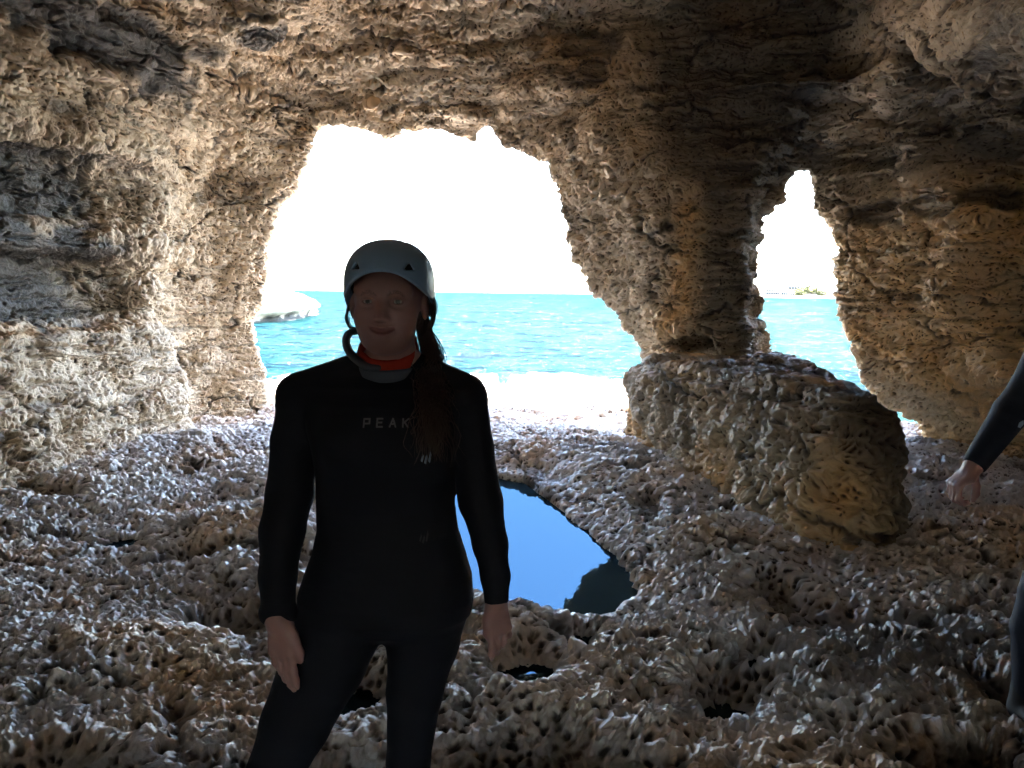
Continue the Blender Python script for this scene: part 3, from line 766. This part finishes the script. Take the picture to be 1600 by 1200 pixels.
def spline(pts, n=24):
    pts = np.asarray(pts, float); P = np.vstack([2*pts[0]-pts[1], pts, 2*pts[-1]-pts[-2]]); out = []
    for t in np.linspace(0, len(pts)-1-1e-6, n):
        i = int(t); f = t-i; a, b, c, d = P[i:i+4]
        out.append(.5*((2*b)+(-a+c)*f+(2*a-5*b+4*c-d)*f*f+(-a+3*b-3*c+d)*f**3))
    return np.array(out)
def sphere_np(c, r, n=16):
    V = []; F = []
    for i in range(n+1):
        th = math.pi*i/n
        for j in range(2*n):
            ph = math.pi*j/n; V.append((math.sin(th)*math.cos(ph), math.sin(th)*math.sin(ph), math.cos(th)))
    for i in range(n):
        for j in range(2*n): F.append((i*2*n+j, (i+1)*2*n+j, (i+1)*2*n+(j+1) % (2*n), i*2*n+(j+1) % (2*n)))
    return np.array(V)*r+np.array(c), np.array(F)

def head(fd, c, s=1.0):
    """c centre of the skull at eye height; face towards -y"""
    c = np.array(c, float); E = lambda o, r, k=.012, op='u', rot=0.0: fd.ell([0], c+np.array(o)*s, tuple(np.array(r)*s), k, op=op, rot=rot)
    E((0, .020, .030), (.073, .092, .088), .01)           # cranium
    E((0, -.024, -.024), (.0605, .0545, .072), .025)       # face
    E((0, -.043, -.083), (.022, .023, .018), .035)        # chin
    E((0, -.068, .024), (.045, .010, .012), .03)            # forehead above the brows
    for q in (-1, 1):
        E((q*.036, -.050, -.034), (.021, .018, .019), .025)     # cheek
        E((q*.026, -.024, -.070), (.018, .030, .018), .035)     # jaw
        E((q*.030, -.0760, .001), (.0160, .0125, .0100), .012, 's') # eye socket
        E((q*.030, -.0640, .0005), (.0160, .0130, .0110), .004)     # lids
        E((q*.0745, .012, -.012), (.008, .018, .026), .006)     # ear
        E((q*.0100, -.0755, -.0335), (.0060, .0080, .0055), .006)  # nostril wing
        E((q*.029, -.062, -.048), (.010, .008, .010), .014)     # cheek fold of the smile
    fd.chain([0], [c+np.array((0, -.070, .004))*s, c+np.array((0, -.080, -.017))*s, c+np.array((0, -.0865, -.0295))*s], [.0045*s, .0058*s, .0075*s], .012)
    ml = [np.array((x, -.0765+.0085*(abs(x)/.026)**2, -.0585+.0080*(abs(x)/.026)**1.7)) for x in (-.027, -.018, -.009, 0, .009, .018, .027)]
    fd.chain([0], [c+(p+(0, 0, .0035))*s for p in ml], [.002*s, .0035*s, .0045*s, .0042*s, .0045*s, .0035*s, .002*s], .006)
    fd.chain([0], [c+(p-(0, 0, .0050*(1-(p[0]/.03)**2)))*s for p in ml], [.002*s, .0042*s, .0052*s, .0055*s, .0052*s, .0042*s, .002*s], .006)
    fd.chain([0], [c+(p+(0, -.0068, 0))*s for p in ml], [.0008*s, .0012*s, .0013*s, .0013*s, .0013*s, .0012*s, .0008*s], .002, op='s')
    for q in (-1, 1): E((q*.030, -.0800, .0000), (.0138, .0150, .0050), .002, 's')  # the gap between the lids
def face_attrs(P, c, s=1.0):
    q = (P-np.array(c))/s; x, y, z = q.T; f = (y < -.05)
    zc = -.0590+.0080*(np.abs(x)/.026)**1.7
    lip = f*sstep(.028, .022, np.abs(x))*sstep(.0088, .0060, np.abs(z-zc)+.005*(np.abs(x)/.026)**2)
    zb = .0195-.013*((np.abs(x)-.027)/.03)**2*2
    brow = f*sstep(.046, .040, np.abs(x))*sstep(.008, .013, np.abs(x))*sstep(.0048, .002, np.abs(z-zb))
    return lip, brow
def eyes(parent, c, s=1.0):
    for q in (-1, 1):
        ec = np.array(c)+np.array((q*.030, -.0625, .0005))*s; v, f = sphere_np(ec, .0118*s, 12)
        v = ec+(v-ec)*[1, .82, .8]
        d = (v-ec)/(.0118*s); iris = (np.hypot(d[:, 0], d[:, 2]) < .45)*(d[:, 1] < 0)
        v[:, 1] += .0*s
        link('eye', mesh_np('eye', local(parent, v), f, {'iris': ('FLOAT', iris.astype(float))}), M_eye, parent)
def helmet(parent, c, s, front_drop, name='helmet', h=.0035):
    """shell round the skull; c = skull centre at eye height"""
    cc = np.array(c)+np.array((0, .024, .034))*s
    R = np.array((.0925, .122, .094))*s
    f = Fld(cc-R-.03, cc+R+.03, h); X, Y, Z = f.ax[0][:, None, None], f.ax[1][None, :, None], f.ax[2][None, None, :]
    x, y, z = X-cc[0], Y-cc[1], Z-cc[2]
    zz = np.where(z < 0, z*.42, z)
    q = ((np.abs(x)/R[0])**2.3+(np.abs(y)/R[1])**2.3+(np.abs(zz)/R[2])**2.3)**(1/2.3)
    d = (q-1)*min(R)
    shell = np.maximum(d, -(d+.012))
    lat = np.sqrt((x/R[0])**2+0*y+0*z)
    brim = front_drop*s-.060*s*np.clip(lat, 0, 1.1)**2.2-.052*s*sstep(-.3, .5, y/R[1])
    shell = smax(shell, brim-z, .006)
    for q_ in (-1, 1):                                    # vents
        for (vx, vy, vz, a) in ((.050, -.085, .036, .5), (.080, -.03, .050, .2), (.03, .0, .09, 0)):
            xx = x-q_*vx*s; yy = y-vy*s; z2 = z-vz*s
            dv = np.maximum(np.maximum(-z2-.007*s, (z2*.62+np.abs(xx-q_*.001)-.0048*s)), np.abs(yy)-.03*s)
            shell = smax(shell, -(dv if vz < .05 else dv+.004), .002)
    v, fq = surface_nets(shell, f.lo, h)
    o = link(name, mesh_np(name, local(parent, v), fq), M_helm, parent)
    # dark liner just inside
    e = (q-1)*min(R)+.0125; lin = smax(np.maximum(e, -(e+.004)), brim+.008-z, .004)
    v, fq = surface_nets(lin, f.lo, h); link('liner', mesh_np('liner', local(parent, v), fq), M_dark, o)
    return o
def drape(fd, fi, verts, off=.0012):
    return np.array([(x, fd.front(fi, x, z)-off, z) for x, z in verts])

# --- the woman in the middle
D = 1.62
P_ = lambda u, v, dy=0.0: at_y(u, v, D+dy)
S = D/F_PX                                             # metres per photo pixel at her distance
wz = float(floor_h(np.array([-.2]), np.array([D]))[0])
woman = empty('person', (float(P_(604, 900)[0]), D, wz),
              'smiling person in black wetsuit, grey helmet and orange neck warmer standing before the pool', 'person')
fw = Fld((-.66, D-.32, wz-.01), (.06, D+.22, 1.73), .0031, 2)
G = {1: .0045}
HC = P_(607, 471, -.02)
head(fw, HC, 1.0)
fw.chain([0], [HC+(0, .02, -.05), HC+(0.0, .03, -.11), P_(606, 588, .02)], [.05, .049, .056], .02)
def trow(v, l, r, b, cy=0.0):
    a = P_(l, v, cy); c_ = P_(r, v, cy); return (a[2], (a[0]+c_[0])/2, D+cy, (c_[0]-a[0])/2, b)
fw.loft([0, 1], [trow(572, 572, 642, .050, .02), trow(584, 545, 668, .058, .02), trow(600, 505, 705, .072, .01), trow(625, 482, 722, .088), trow(665, 486, 717, .108, -.005), trow(700, 494, 711, .113, -.008),
                 trow(740, 500, 706, .104), trow(785, 501, 705, .092), trow(825, 502, 711, .093), trow(860, 495, 722, .10), trow(895, 482, 732, .104), trow(930, 476, 734, .103),
                 trow(955, 492, 724, .094), trow(980, 545, 680, .062), trow(996, 588, 632, .03)], .02, G)
for u in (556, 655):
    fw.ell([0, 1], P_(u, 690, -.075), (.052, .042, .052), .04, G)
fw.chain([0, 1], [P_(560, 583, .02), P_(470, 620, .01)], [.040, .048], .03, G)
fw.chain([0, 1], [P_(650, 583, .02), P_(722, 620, .01)], [.040, .048], .03, G)
wl, wr_ = P_(435, 966, -.105), P_(776, 941, -.02)
al = [P_(472, 622, .01), P_(460, 690, .01), P_(453, 770, .015), P_(441, 830, -.015), P_(434, 900, -.06), wl]
fw.chain([0, 1], al, [.046, .044, .0455, .0425, .0335, .029], .012, G, {1: (wl, (wl-al[-2])/np.linalg.norm(wl-al[-2]))})
ar = [P_(726, 626, .01), P_(737, 700, .01), P_(752, 785, .015), P_(766, 850, .01), P_(774, 900, -.01), wr_]
fw.chain([0, 1], ar, [.044, .0415, .0415, .033, .0265, .0215], .012, G, {1: (wr_, (wr_-ar[-2])/np.linalg.norm(wr_-ar[-2]))})
# cuff roll on the left sleeve
dl = (wl-al[-2])/np.linalg.norm(wl-al[-2]); fw.chain([1], [wl-dl*.012-np.array((.012, 0, 0)), wl-dl*.012+np.array((.012, 0, 0))], [.0285, .0285], .004)
# legs
ll = [P_(541, 948, .01), P_(505, 1035, .0), P_(462, 1130, -.02), P_(430, 1205, -.04), P_(402, 1290, -.02), P_(372, 1400, .02), P_(350, 1520, .05)]
fw.chain([0, 1], ll, [.098, .088, .071, .056, .055, .045, .034], .02, G)
lr = [P_(666, 945, .01), P_(661, 1000, .01), P_(648, 1080, .0), P_(638, 1190, .0), P_(636, 1290, .03), P_(636, 1400, .05), P_(636, 1510, .07)]
fw.chain([0, 1], lr, [.092, .075, .057, .0435, .048, .040, .033], .018, G)
hand(fw, wl, (.10, -.10, -1), (1, -.35, .1), (-.2, -1, 0), .90, (.10, .14, .20, .28), thumb=[(24, 40, -4), (35, 60, -6), (41, 82, -8), (42, 100, -10)], spread=-.03)
hand(fw, wr_, (.12, .0, -1), (-1, -.35, 0), (.5, -1, 0), .80, (.12, .28, .40, .48), thumb=[(22, 38, -4), (30, 60, -8), (33, 84, -12), (30, 104, -16)], spread=.03)
for pt, dx in ((ll[-1], -.02), (lr[-1], .01)):
    fw.chain([0], [pt, np.array((pt[0], pt[1]+.01, wz+.05)), np.array((pt[0]+dx, pt[1]-.13, wz+.035))], [.032, .036, .028], .02)
V, Q = fw.mesh(0); lip, brow = face_attrs(V, HC)
link('body', mesh_np('body', local(woman, V), Q, {'lip': ('FLOAT', lip), 'brow': ('FLOAT', brow)}), M_skin, woman)
V, Q = fw.mesh(1); suit = link('wetsuit', mesh_np('wetsuit', local(woman, V), Q), M_suit, woman)
eyes(woman, HC)
hel = helmet(woman, HC, 1.0, .024)
for pt, dx in ((ll[-1], -.02), (lr[-1], .01)):
    fb_ = Fld((pt[0]-.1, pt[1]-.24, wz-.02), (pt[0]+.1, pt[1]+.12, wz+.22), .005)
    fb_.chain([0], [np.array((pt[0], pt[1], wz+.17)), np.array((pt[0], pt[1]+.02, wz+.05)), np.array((pt[0]+dx, pt[1]-.14, wz+.035))], [.043, .047, .037], .03)
    X_, Y_, Z_ = fb_.ax[0][:, None, None], fb_.ax[1][None, :, None], fb_.ax[2][None, None, :]
    fb_.f[0] = np.maximum(fb_.f[0], (wz+.002)-Z_+0*X_+0*Y_)
    V, Q = surface_nets(fb_.f[0], fb_.lo, .005); link('boot', mesh_np('boot', local(woman, V), Q), M_boot, woman)
# neck warmer, collar, flap
def ring(name, c, rows, mat, parent, wav=0.0, th=.004, n=64, seed=0):
    Vs = []; rng = np.random.default_rng(seed); ph = rng.uniform(0, 6, 6)
    for side_ in (1, -1):
        for (dz, rx, ry, tilt) in (rows if side_ == 1 else rows[::-1]):
            for j in range(n):
                a = 2*math.pi*j/n; wv = wav*(math.sin(5*a+ph[0]+dz*60)+.6*math.sin(9*a+ph[1]-dz*90))
                k = (1 if side_ == 1 else 1-th/rx)
                Vs.append((c[0]+(rx+wv)*k*math.sin(a), c[1]-(ry+wv)*k*math.cos(a), c[2]+dz+tilt*(1-math.cos(a))/2))
    Vs = np.array(Vs); R_ = 2*len(rows); F_ = []
    for i in range(R_):
        for j in range(n):
            F_.append((i*n+j, i*n+(j+1) % n, ((i+1) % R_)*n+(j+1) % n, ((i+1) % R_)*n+j))
    return link(name, mesh_np(name, local(parent, Vs), np.array(F_)), mat, parent)
nc = P_(608, 575, .02)
ring('neck_warmer', nc, [(-.02, .065, .068, .0), (-.004, .066, .071, .006), (.008, .065, .072, .020), (.018, .0645, .070, .040), (.022, .063, .067, .056)], M_orange, woman, .0022, .006, seed=2)
ring('collar', nc+(0, .0, -.012), [(-.020, .072, .072, .008), (-.006, .071, .076, .012), (.008, .069, .078, .016), (.014, .068, .077, .016)], M_grey, woman, .0008, .008, seed=3)
fl = spline([P_(600, 574, -.040), P_(575, 573, -.042), P_(556, 561, -.036), P_(544, 546, -.028), P_(541, 530, -.02), P_(548, 519, -.014), P_(560, 519, -.008)], 26)
Vs = []
for i, p in enumerate(fl):
    t = fl[min(i+1, 25)]-fl[max(i-1, 0)]; t /= np.linalg.norm(t); nrm = np.cross(t, (0, 1, 0)); nrm /= np.linalg.norm(nrm)
    hw = .010; th = .0080*min(1, (26-i)/4+.3)
    for a, b in ((-1, -1), (-1, 1), (1, 1), (1, -1)):
        Vs.append(p+nrm*a*th+np.array((0, b*(.016+.014*i/25), 0)))
Fs = [(i*4+j, i*4+(j+1) % 4, (i+1)*4+(j+1) % 4, (i+1)*4+j) for i in range(25) for j in range(4)]+[(0, 3, 2, 1), (100, 101, 102, 103)]
o = link('collar_flap', mesh_np('collar_flap', local(woman, Vs), np.array(Fs)), M_grey, woman); subdiv(o, 2)
# hair
rng = np.random.default_rng(5)
lines = []
for k in range(520):
    z0 = rng.uniform(0, 1)
    st = HC+np.array((rng.uniform(.045, .074), rng.uniform(.03, .075), rng.uniform(-.055, -.01)))
    m1 = P_(674+rng.normal(0, 7), 556+rng.normal(0, 8), .035+rng.normal(0, .012)); 
    m2 = P_(672+rng.normal(0, 10), 592+rng.normal(0, 8), -.035+rng.normal(0, .012))
    tu, tv_ = 682+rng.normal(0, 13), 610+rng.uniform(0, 1)**1.4*115
    m3 = P_((674+tu)/2+rng.normal(0, 6), (592+tv_)/2, -.085); e = P_(tu, tv_, -.115)
    for q_ in (m3, e):
        q_[1] = min(q_[1], fw.front(1, q_[0], q_[2])-rng.uniform(.003, .022))
    L = spline([st, m1, m2, m3, e], 40); t = np.linspace(0, 1, 40)
    am = .0045*sstep(.15, .8, t)*rng.uniform(.4, 1.6); fr = rng.uniform(14, 26); ph = rng.uniform(0, 6.3)
    L[:, 0] += am*np.sin(fr*t+ph); L[:, 1] += .6*am*np.cos(fr*t+ph); lines.append(L)
for k in range(26):                                    # loose curls across the chest
    a = P_(668+rng.normal(0, 10), 600+rng.uniform(0, 40), -.09); tu, tv_ = rng.uniform(640, 718), rng.uniform(655, 738)
    b = P_((668+tu)/2+rng.uniform(-18, 22), (600+tv_)/2+rng.uniform(-8, 12), -.11); e = P_(tu, tv_, -.12)
    for q_ in (a, b, e): q_[1] = min(q_[1], fw.front(1, q_[0], q_[2])-rng.uniform(.004, .02))
    L = spline([a, b, e], 44); t = np.linspace(0, 1, 44); ph = rng.uniform(0, 6.3); fr = rng.uniform(8, 16)
    L[:, 0] += .008*np.sin(fr*t+ph)*t; L[:, 2] += .006*np.cos(fr*t+ph)*t; lines.append(L)
hair = tubes('hair', lines, .0009, M_hair, woman)
side = []
for q, pts in ((1, ((664, 448), (673, 470), (677, 492), (672, 512), (660, 524))), (1, ((668, 452), (679, 478), (676, 500), (668, 519), (659, 523))), (-1, ((547, 470), (543, 488), (546, 508), (560, 513))), (-1, ((549, 474), (551, 492), (557, 506), (563, 513)))):
    for k in range(34 if q > 0 else 9):
        sp = rng.normal(0, 2.0 if q > 0 else .8, 2)
        side.append(spline([P_(u+sp[0]*(1-.4*i/4)+rng.normal(0, .5), v+sp[1], .0+rng.normal(0, .006)) for i, (u, v) in enumerate(pts)], 26))
for k in range(90):
    a = HC+np.array((rng.uniform(.060, .070), rng.uniform(.0, .05), rng.uniform(.0, .03)))
    side.append(spline([a, HC+np.array((rng.uniform(.066, .079), rng.uniform(.01, .05), -.02)), HC+np.array((rng.uniform(.058, .070), rng.uniform(.02, .06), -.06)), P_(668+rng.normal(0, 4), 552, .03)], 22))
for k in range(60):
    a = HC+np.array((-rng.uniform(.060, .070), rng.uniform(.02, .05), rng.uniform(.0, .02)))
    side.append(spline([a, HC+np.array((-rng.uniform(.060, .066), rng.uniform(.03, .06), -.03)), HC+np.array((-rng.uniform(.035, .05), .07, -.07)), HC+np.array((.02, .075, -.09))], 18))
for k in range(3):
    side.append(spline([P_(548, 478), P_(541-k, 495), P_(545, 510+k), P_(556, 515+k)], 24))
tubes('side_hair', side, .0009, M_hair, woman)
tie = P_(692, 613, -.0); tie[1] = fw.front(1, tie[0], tie[2])-.012
ty = []
for k in range(9):
    a = np.linspace(0, 2*math.pi, 20); c_ = tie+np.array((rng.normal(0, .003), rng.normal(0, .002), rng.normal(0, .006)))
    ty.append(np.stack([c_[0]+.010*np.cos(a), c_[1]+.008*np.sin(a), c_[2]+.004*np.sin(a+k)], 1))
tubes('hair_tie', ty, .0016, M_orange, hair)
# lettering and marks on the chest
def flat_tris(name, pts2, tris, mat, parent, fd, off=.0015):
    V = drape(fd, 1, pts2, off); me = bpy.data.meshes.new(name); me.from_pydata([tuple(v) for v in local(parent, V)], [], tris); me.update()
    return link(name, me, mat, parent)
LET = {'P': [((0, 0), (0, 1)), ((0, 1), (.7, 1)), ((.7, 1), (.7, .45)), ((.7, .45), (0, .45))], 'E': [((0, 0), (0, 1)), ((0, 1), (.7, 1)), ((0, .52), (.6, .52)), ((0, 0), (.7, 0))],
       'A': [((0, 0), (.4, 1)), ((.4, 1), (.8, 0)), ((.16, .35), (.64, .35))], 'K': [((0, 0), (0, 1)), ((.7, 1), (0, .45)), ((.2, .6), (.7, 0))]}
pts2, fcs = [], []
for ch, u0 in zip('PEAK', (568, 588, 608, 629)):
    o_ = P_(u0, 667.5, -.12); sz = 12*S*.93
    for a, b in LET[ch]:
        a = np.array(a)*sz; b = np.array(b)*sz; d_ = b-a; L_ = np.linalg.norm(d_); d_ /= L_; nn = np.array((-d_[1], d_[0]))*sz*.11
        ns = 4
        for i in range(ns):
            p, q = a+d_*(L_*i/ns-(sz*.08 if i == 0 else 0)), a+d_*(L_*(i+1)/ns+(sz*.08 if i == ns-1 else 0)); n0 = len(pts2)
            for w_ in (p-nn, q-nn, q+nn, p+nn): pts2.append((o_[0]+w_[0], o_[2]+w_[1]))
            fcs.append((n0, n0+1, n0+2, n0+3))
flat_tris('chest_lettering', pts2, fcs, M_print, suit, fw)
def mark(name, u, v, mat, sc):
    pts2, fcs = [], []; o_ = P_(u, v, -.11)
    for dx, dz, w_, h_ in ((-.9, -.1, .35, 1.0), (-.2, -.5, .4, 1.1), (.6, .1, .35, 1.5)):
        n0 = len(pts2); k = sc*S*7
        for a, b in ((-w_, -h_*.7), (0, -h_), (w_, h_*.3), (w_*.3, h_)): pts2.append((o_[0]+(dx+a)*k, o_[2]+(dz+b)*k))
        fcs.append((n0, n0+1, n0+2, n0+3))
    flat_tris(name, pts2, fcs, mat, suit, fw)
mark('chest_logo', 668, 712, M_mark, 1.0); mark('waist_logo', 661, 845, simple('faint_print', (.025, .025, .03), .7), .9)

# --- the person at the right edge
D2 = 2.5
Q_ = lambda u, v, dy=0.0: at_y(u, v, D2+dy)
mz = float(floor_h(np.array([1.85]), np.array([D2]))[0])+.02
mx = float(Q_(1745, 700)[0])
man = empty('person', (mx, D2, mz), 'person in dark navy wetsuit cut off by the right edge, one arm hanging down', 'person')
fm = Fld((1.3, D2-.33, mz-.01), (2.42, D2+.3, mz+1.85), .005, 2)
G2 = {1: .006}
HM = np.array((mx, D2-.02, mz+1.66)); 
def mrow(z, a, b, cy=0.0): return (mz+z, mx, D2+cy, a, b)
fm.loft([0, 1], [mrow(1.50, .06, .06, .02), mrow(1.44, .13, .085, .01), mrow(1.34, .18, .11), mrow(1.2, .175, .12), mrow(1.05, .15, .105), mrow(.95, .155, .105), mrow(.86, .17, .11), mrow(.80, .165, .10)], .03, G2)
fm.chain([0], [HM+(0, .02, -.06), (mx, D2+.02, mz+1.45)], [.055, .06], .02)
head(fm, HM, 1.05)
sh = Q_(1668, 492); el = Q_(1606, 607, .02); wm = Q_(1521, 728, -.05)
fm.chain([0, 1], [np.array((mx-.10, D2, mz+1.42)), sh], [.06, .062], .03, G2)
dm = (wm-el)/np.linalg.norm(wm-el)
fm.chain([0, 1], [sh, (sh+el)/2, el, el+(wm-el)*.3, wm], [.062, .055, .048, .0495, .031], .015, G2, {1: (wm, dm)})
hand(fm, wm+dm*.004, (-.75, -.1, -.75), (.05, -1, -.1), (-.6, -.2, .8), 1.0, (.75, .85, .85, .8), thumb=[(16, 26, -22), (18, 40, -46), (16, 56, -66), (10, 74, -80)], spread=.03)
sh2 = np.array((mx+.2, D2, mz+1.38)); el2 = np.array((mx+.28, D2+.04, mz+1.10)); w2 = np.array((mx+.30, D2-.03, mz+.84))
fm.chain([0, 1], [np.array((mx+.1, D2, mz+1.42)), sh2, el2, w2], [.06, .06, .046, .031], .02, G2, {1: (w2, (0, 0, -1))})
hand(fm, w2, (0, -.1, -1), (-1, -.5, 0), (1, -.3, 0), 1.0)
kx = float(Q_(1620, 905)[0])
for q, (kn, an) in ((-1, (np.array((kx, D2-.03, mz+.50)), np.array((kx+.03, D2+.03, mz+.10)))), (1, (np.array((mx+.13, D2-.02, mz+.50)), np.array((mx+.15, D2+.03, mz+.10))))):
    hp = np.array((mx+q*.09, D2, mz+.84))
    fm.chain([0, 1], [hp, hp*.5+kn*.5, kn, kn*.65+an*.35+(0, .02, 0), an], [.095, .082, .060, .060, .040], .02, G2)
    fm.chain([0], [an, an+(0, 0, -.05), an+(q*.01, -.15, -.07)], [.036, .036, .028], .02)
    fb_ = Fld((an[0]-.1, an[1]-.27, mz-.02), (an[0]+.1, an[1]+.12, mz+.24), .006)
    fb_.chain([0], [an+(0, 0, .08), an+(0, .01, -.045), an+(q*.01, -.17, -.062)], [.052, .052, .042], .03)
    Z_ = fb_.ax[2][None, None, :]; fb_.f[0] = np.maximum(fb_.f[0], (mz-.002)-Z_)
    V, Q = surface_nets(fb_.f[0], fb_.lo, .006); link('boot', mesh_np('boot', local(man, V), Q), M_boot, man)
V, Q = fm.mesh(0); lip, brow = face_attrs(V, HM, 1.05)
link('body', mesh_np('body', local(man, V), Q, {'lip': ('FLOAT', lip), 'brow': ('FLOAT', brow)}), M_skin, man)
V, Q = fm.mesh(1); suit2 = link('wetsuit', mesh_np('wetsuit', local(man, V), Q), M_suit2, man)
eyes(man, HM, 1.05); helmet(man, HM, 1.08, .024, h=.006)
pe = Q_(1583, 660, -.02); y_ = fm.front(1, pe[0], pe[2])-.002
a_ = [np.array((pe[0]+dx*S*1.5, fm.front(1, pe[0]+dx*S*1.5, pe[2]+dz*S*1.5)-.0015, pe[2]+dz*S*1.5)) for dx, dz in ((-6, -4), (0, -6), (6, 0), (3, 7), (-4, 3))]
me = bpy.data.meshes.new('sleeve_logo'); me.from_pydata([tuple(v) for v in local(man, a_)], [], [(0, 1, 2, 3, 4)]); me.update(); link('sleeve_logo', me, M_mark, suit2)
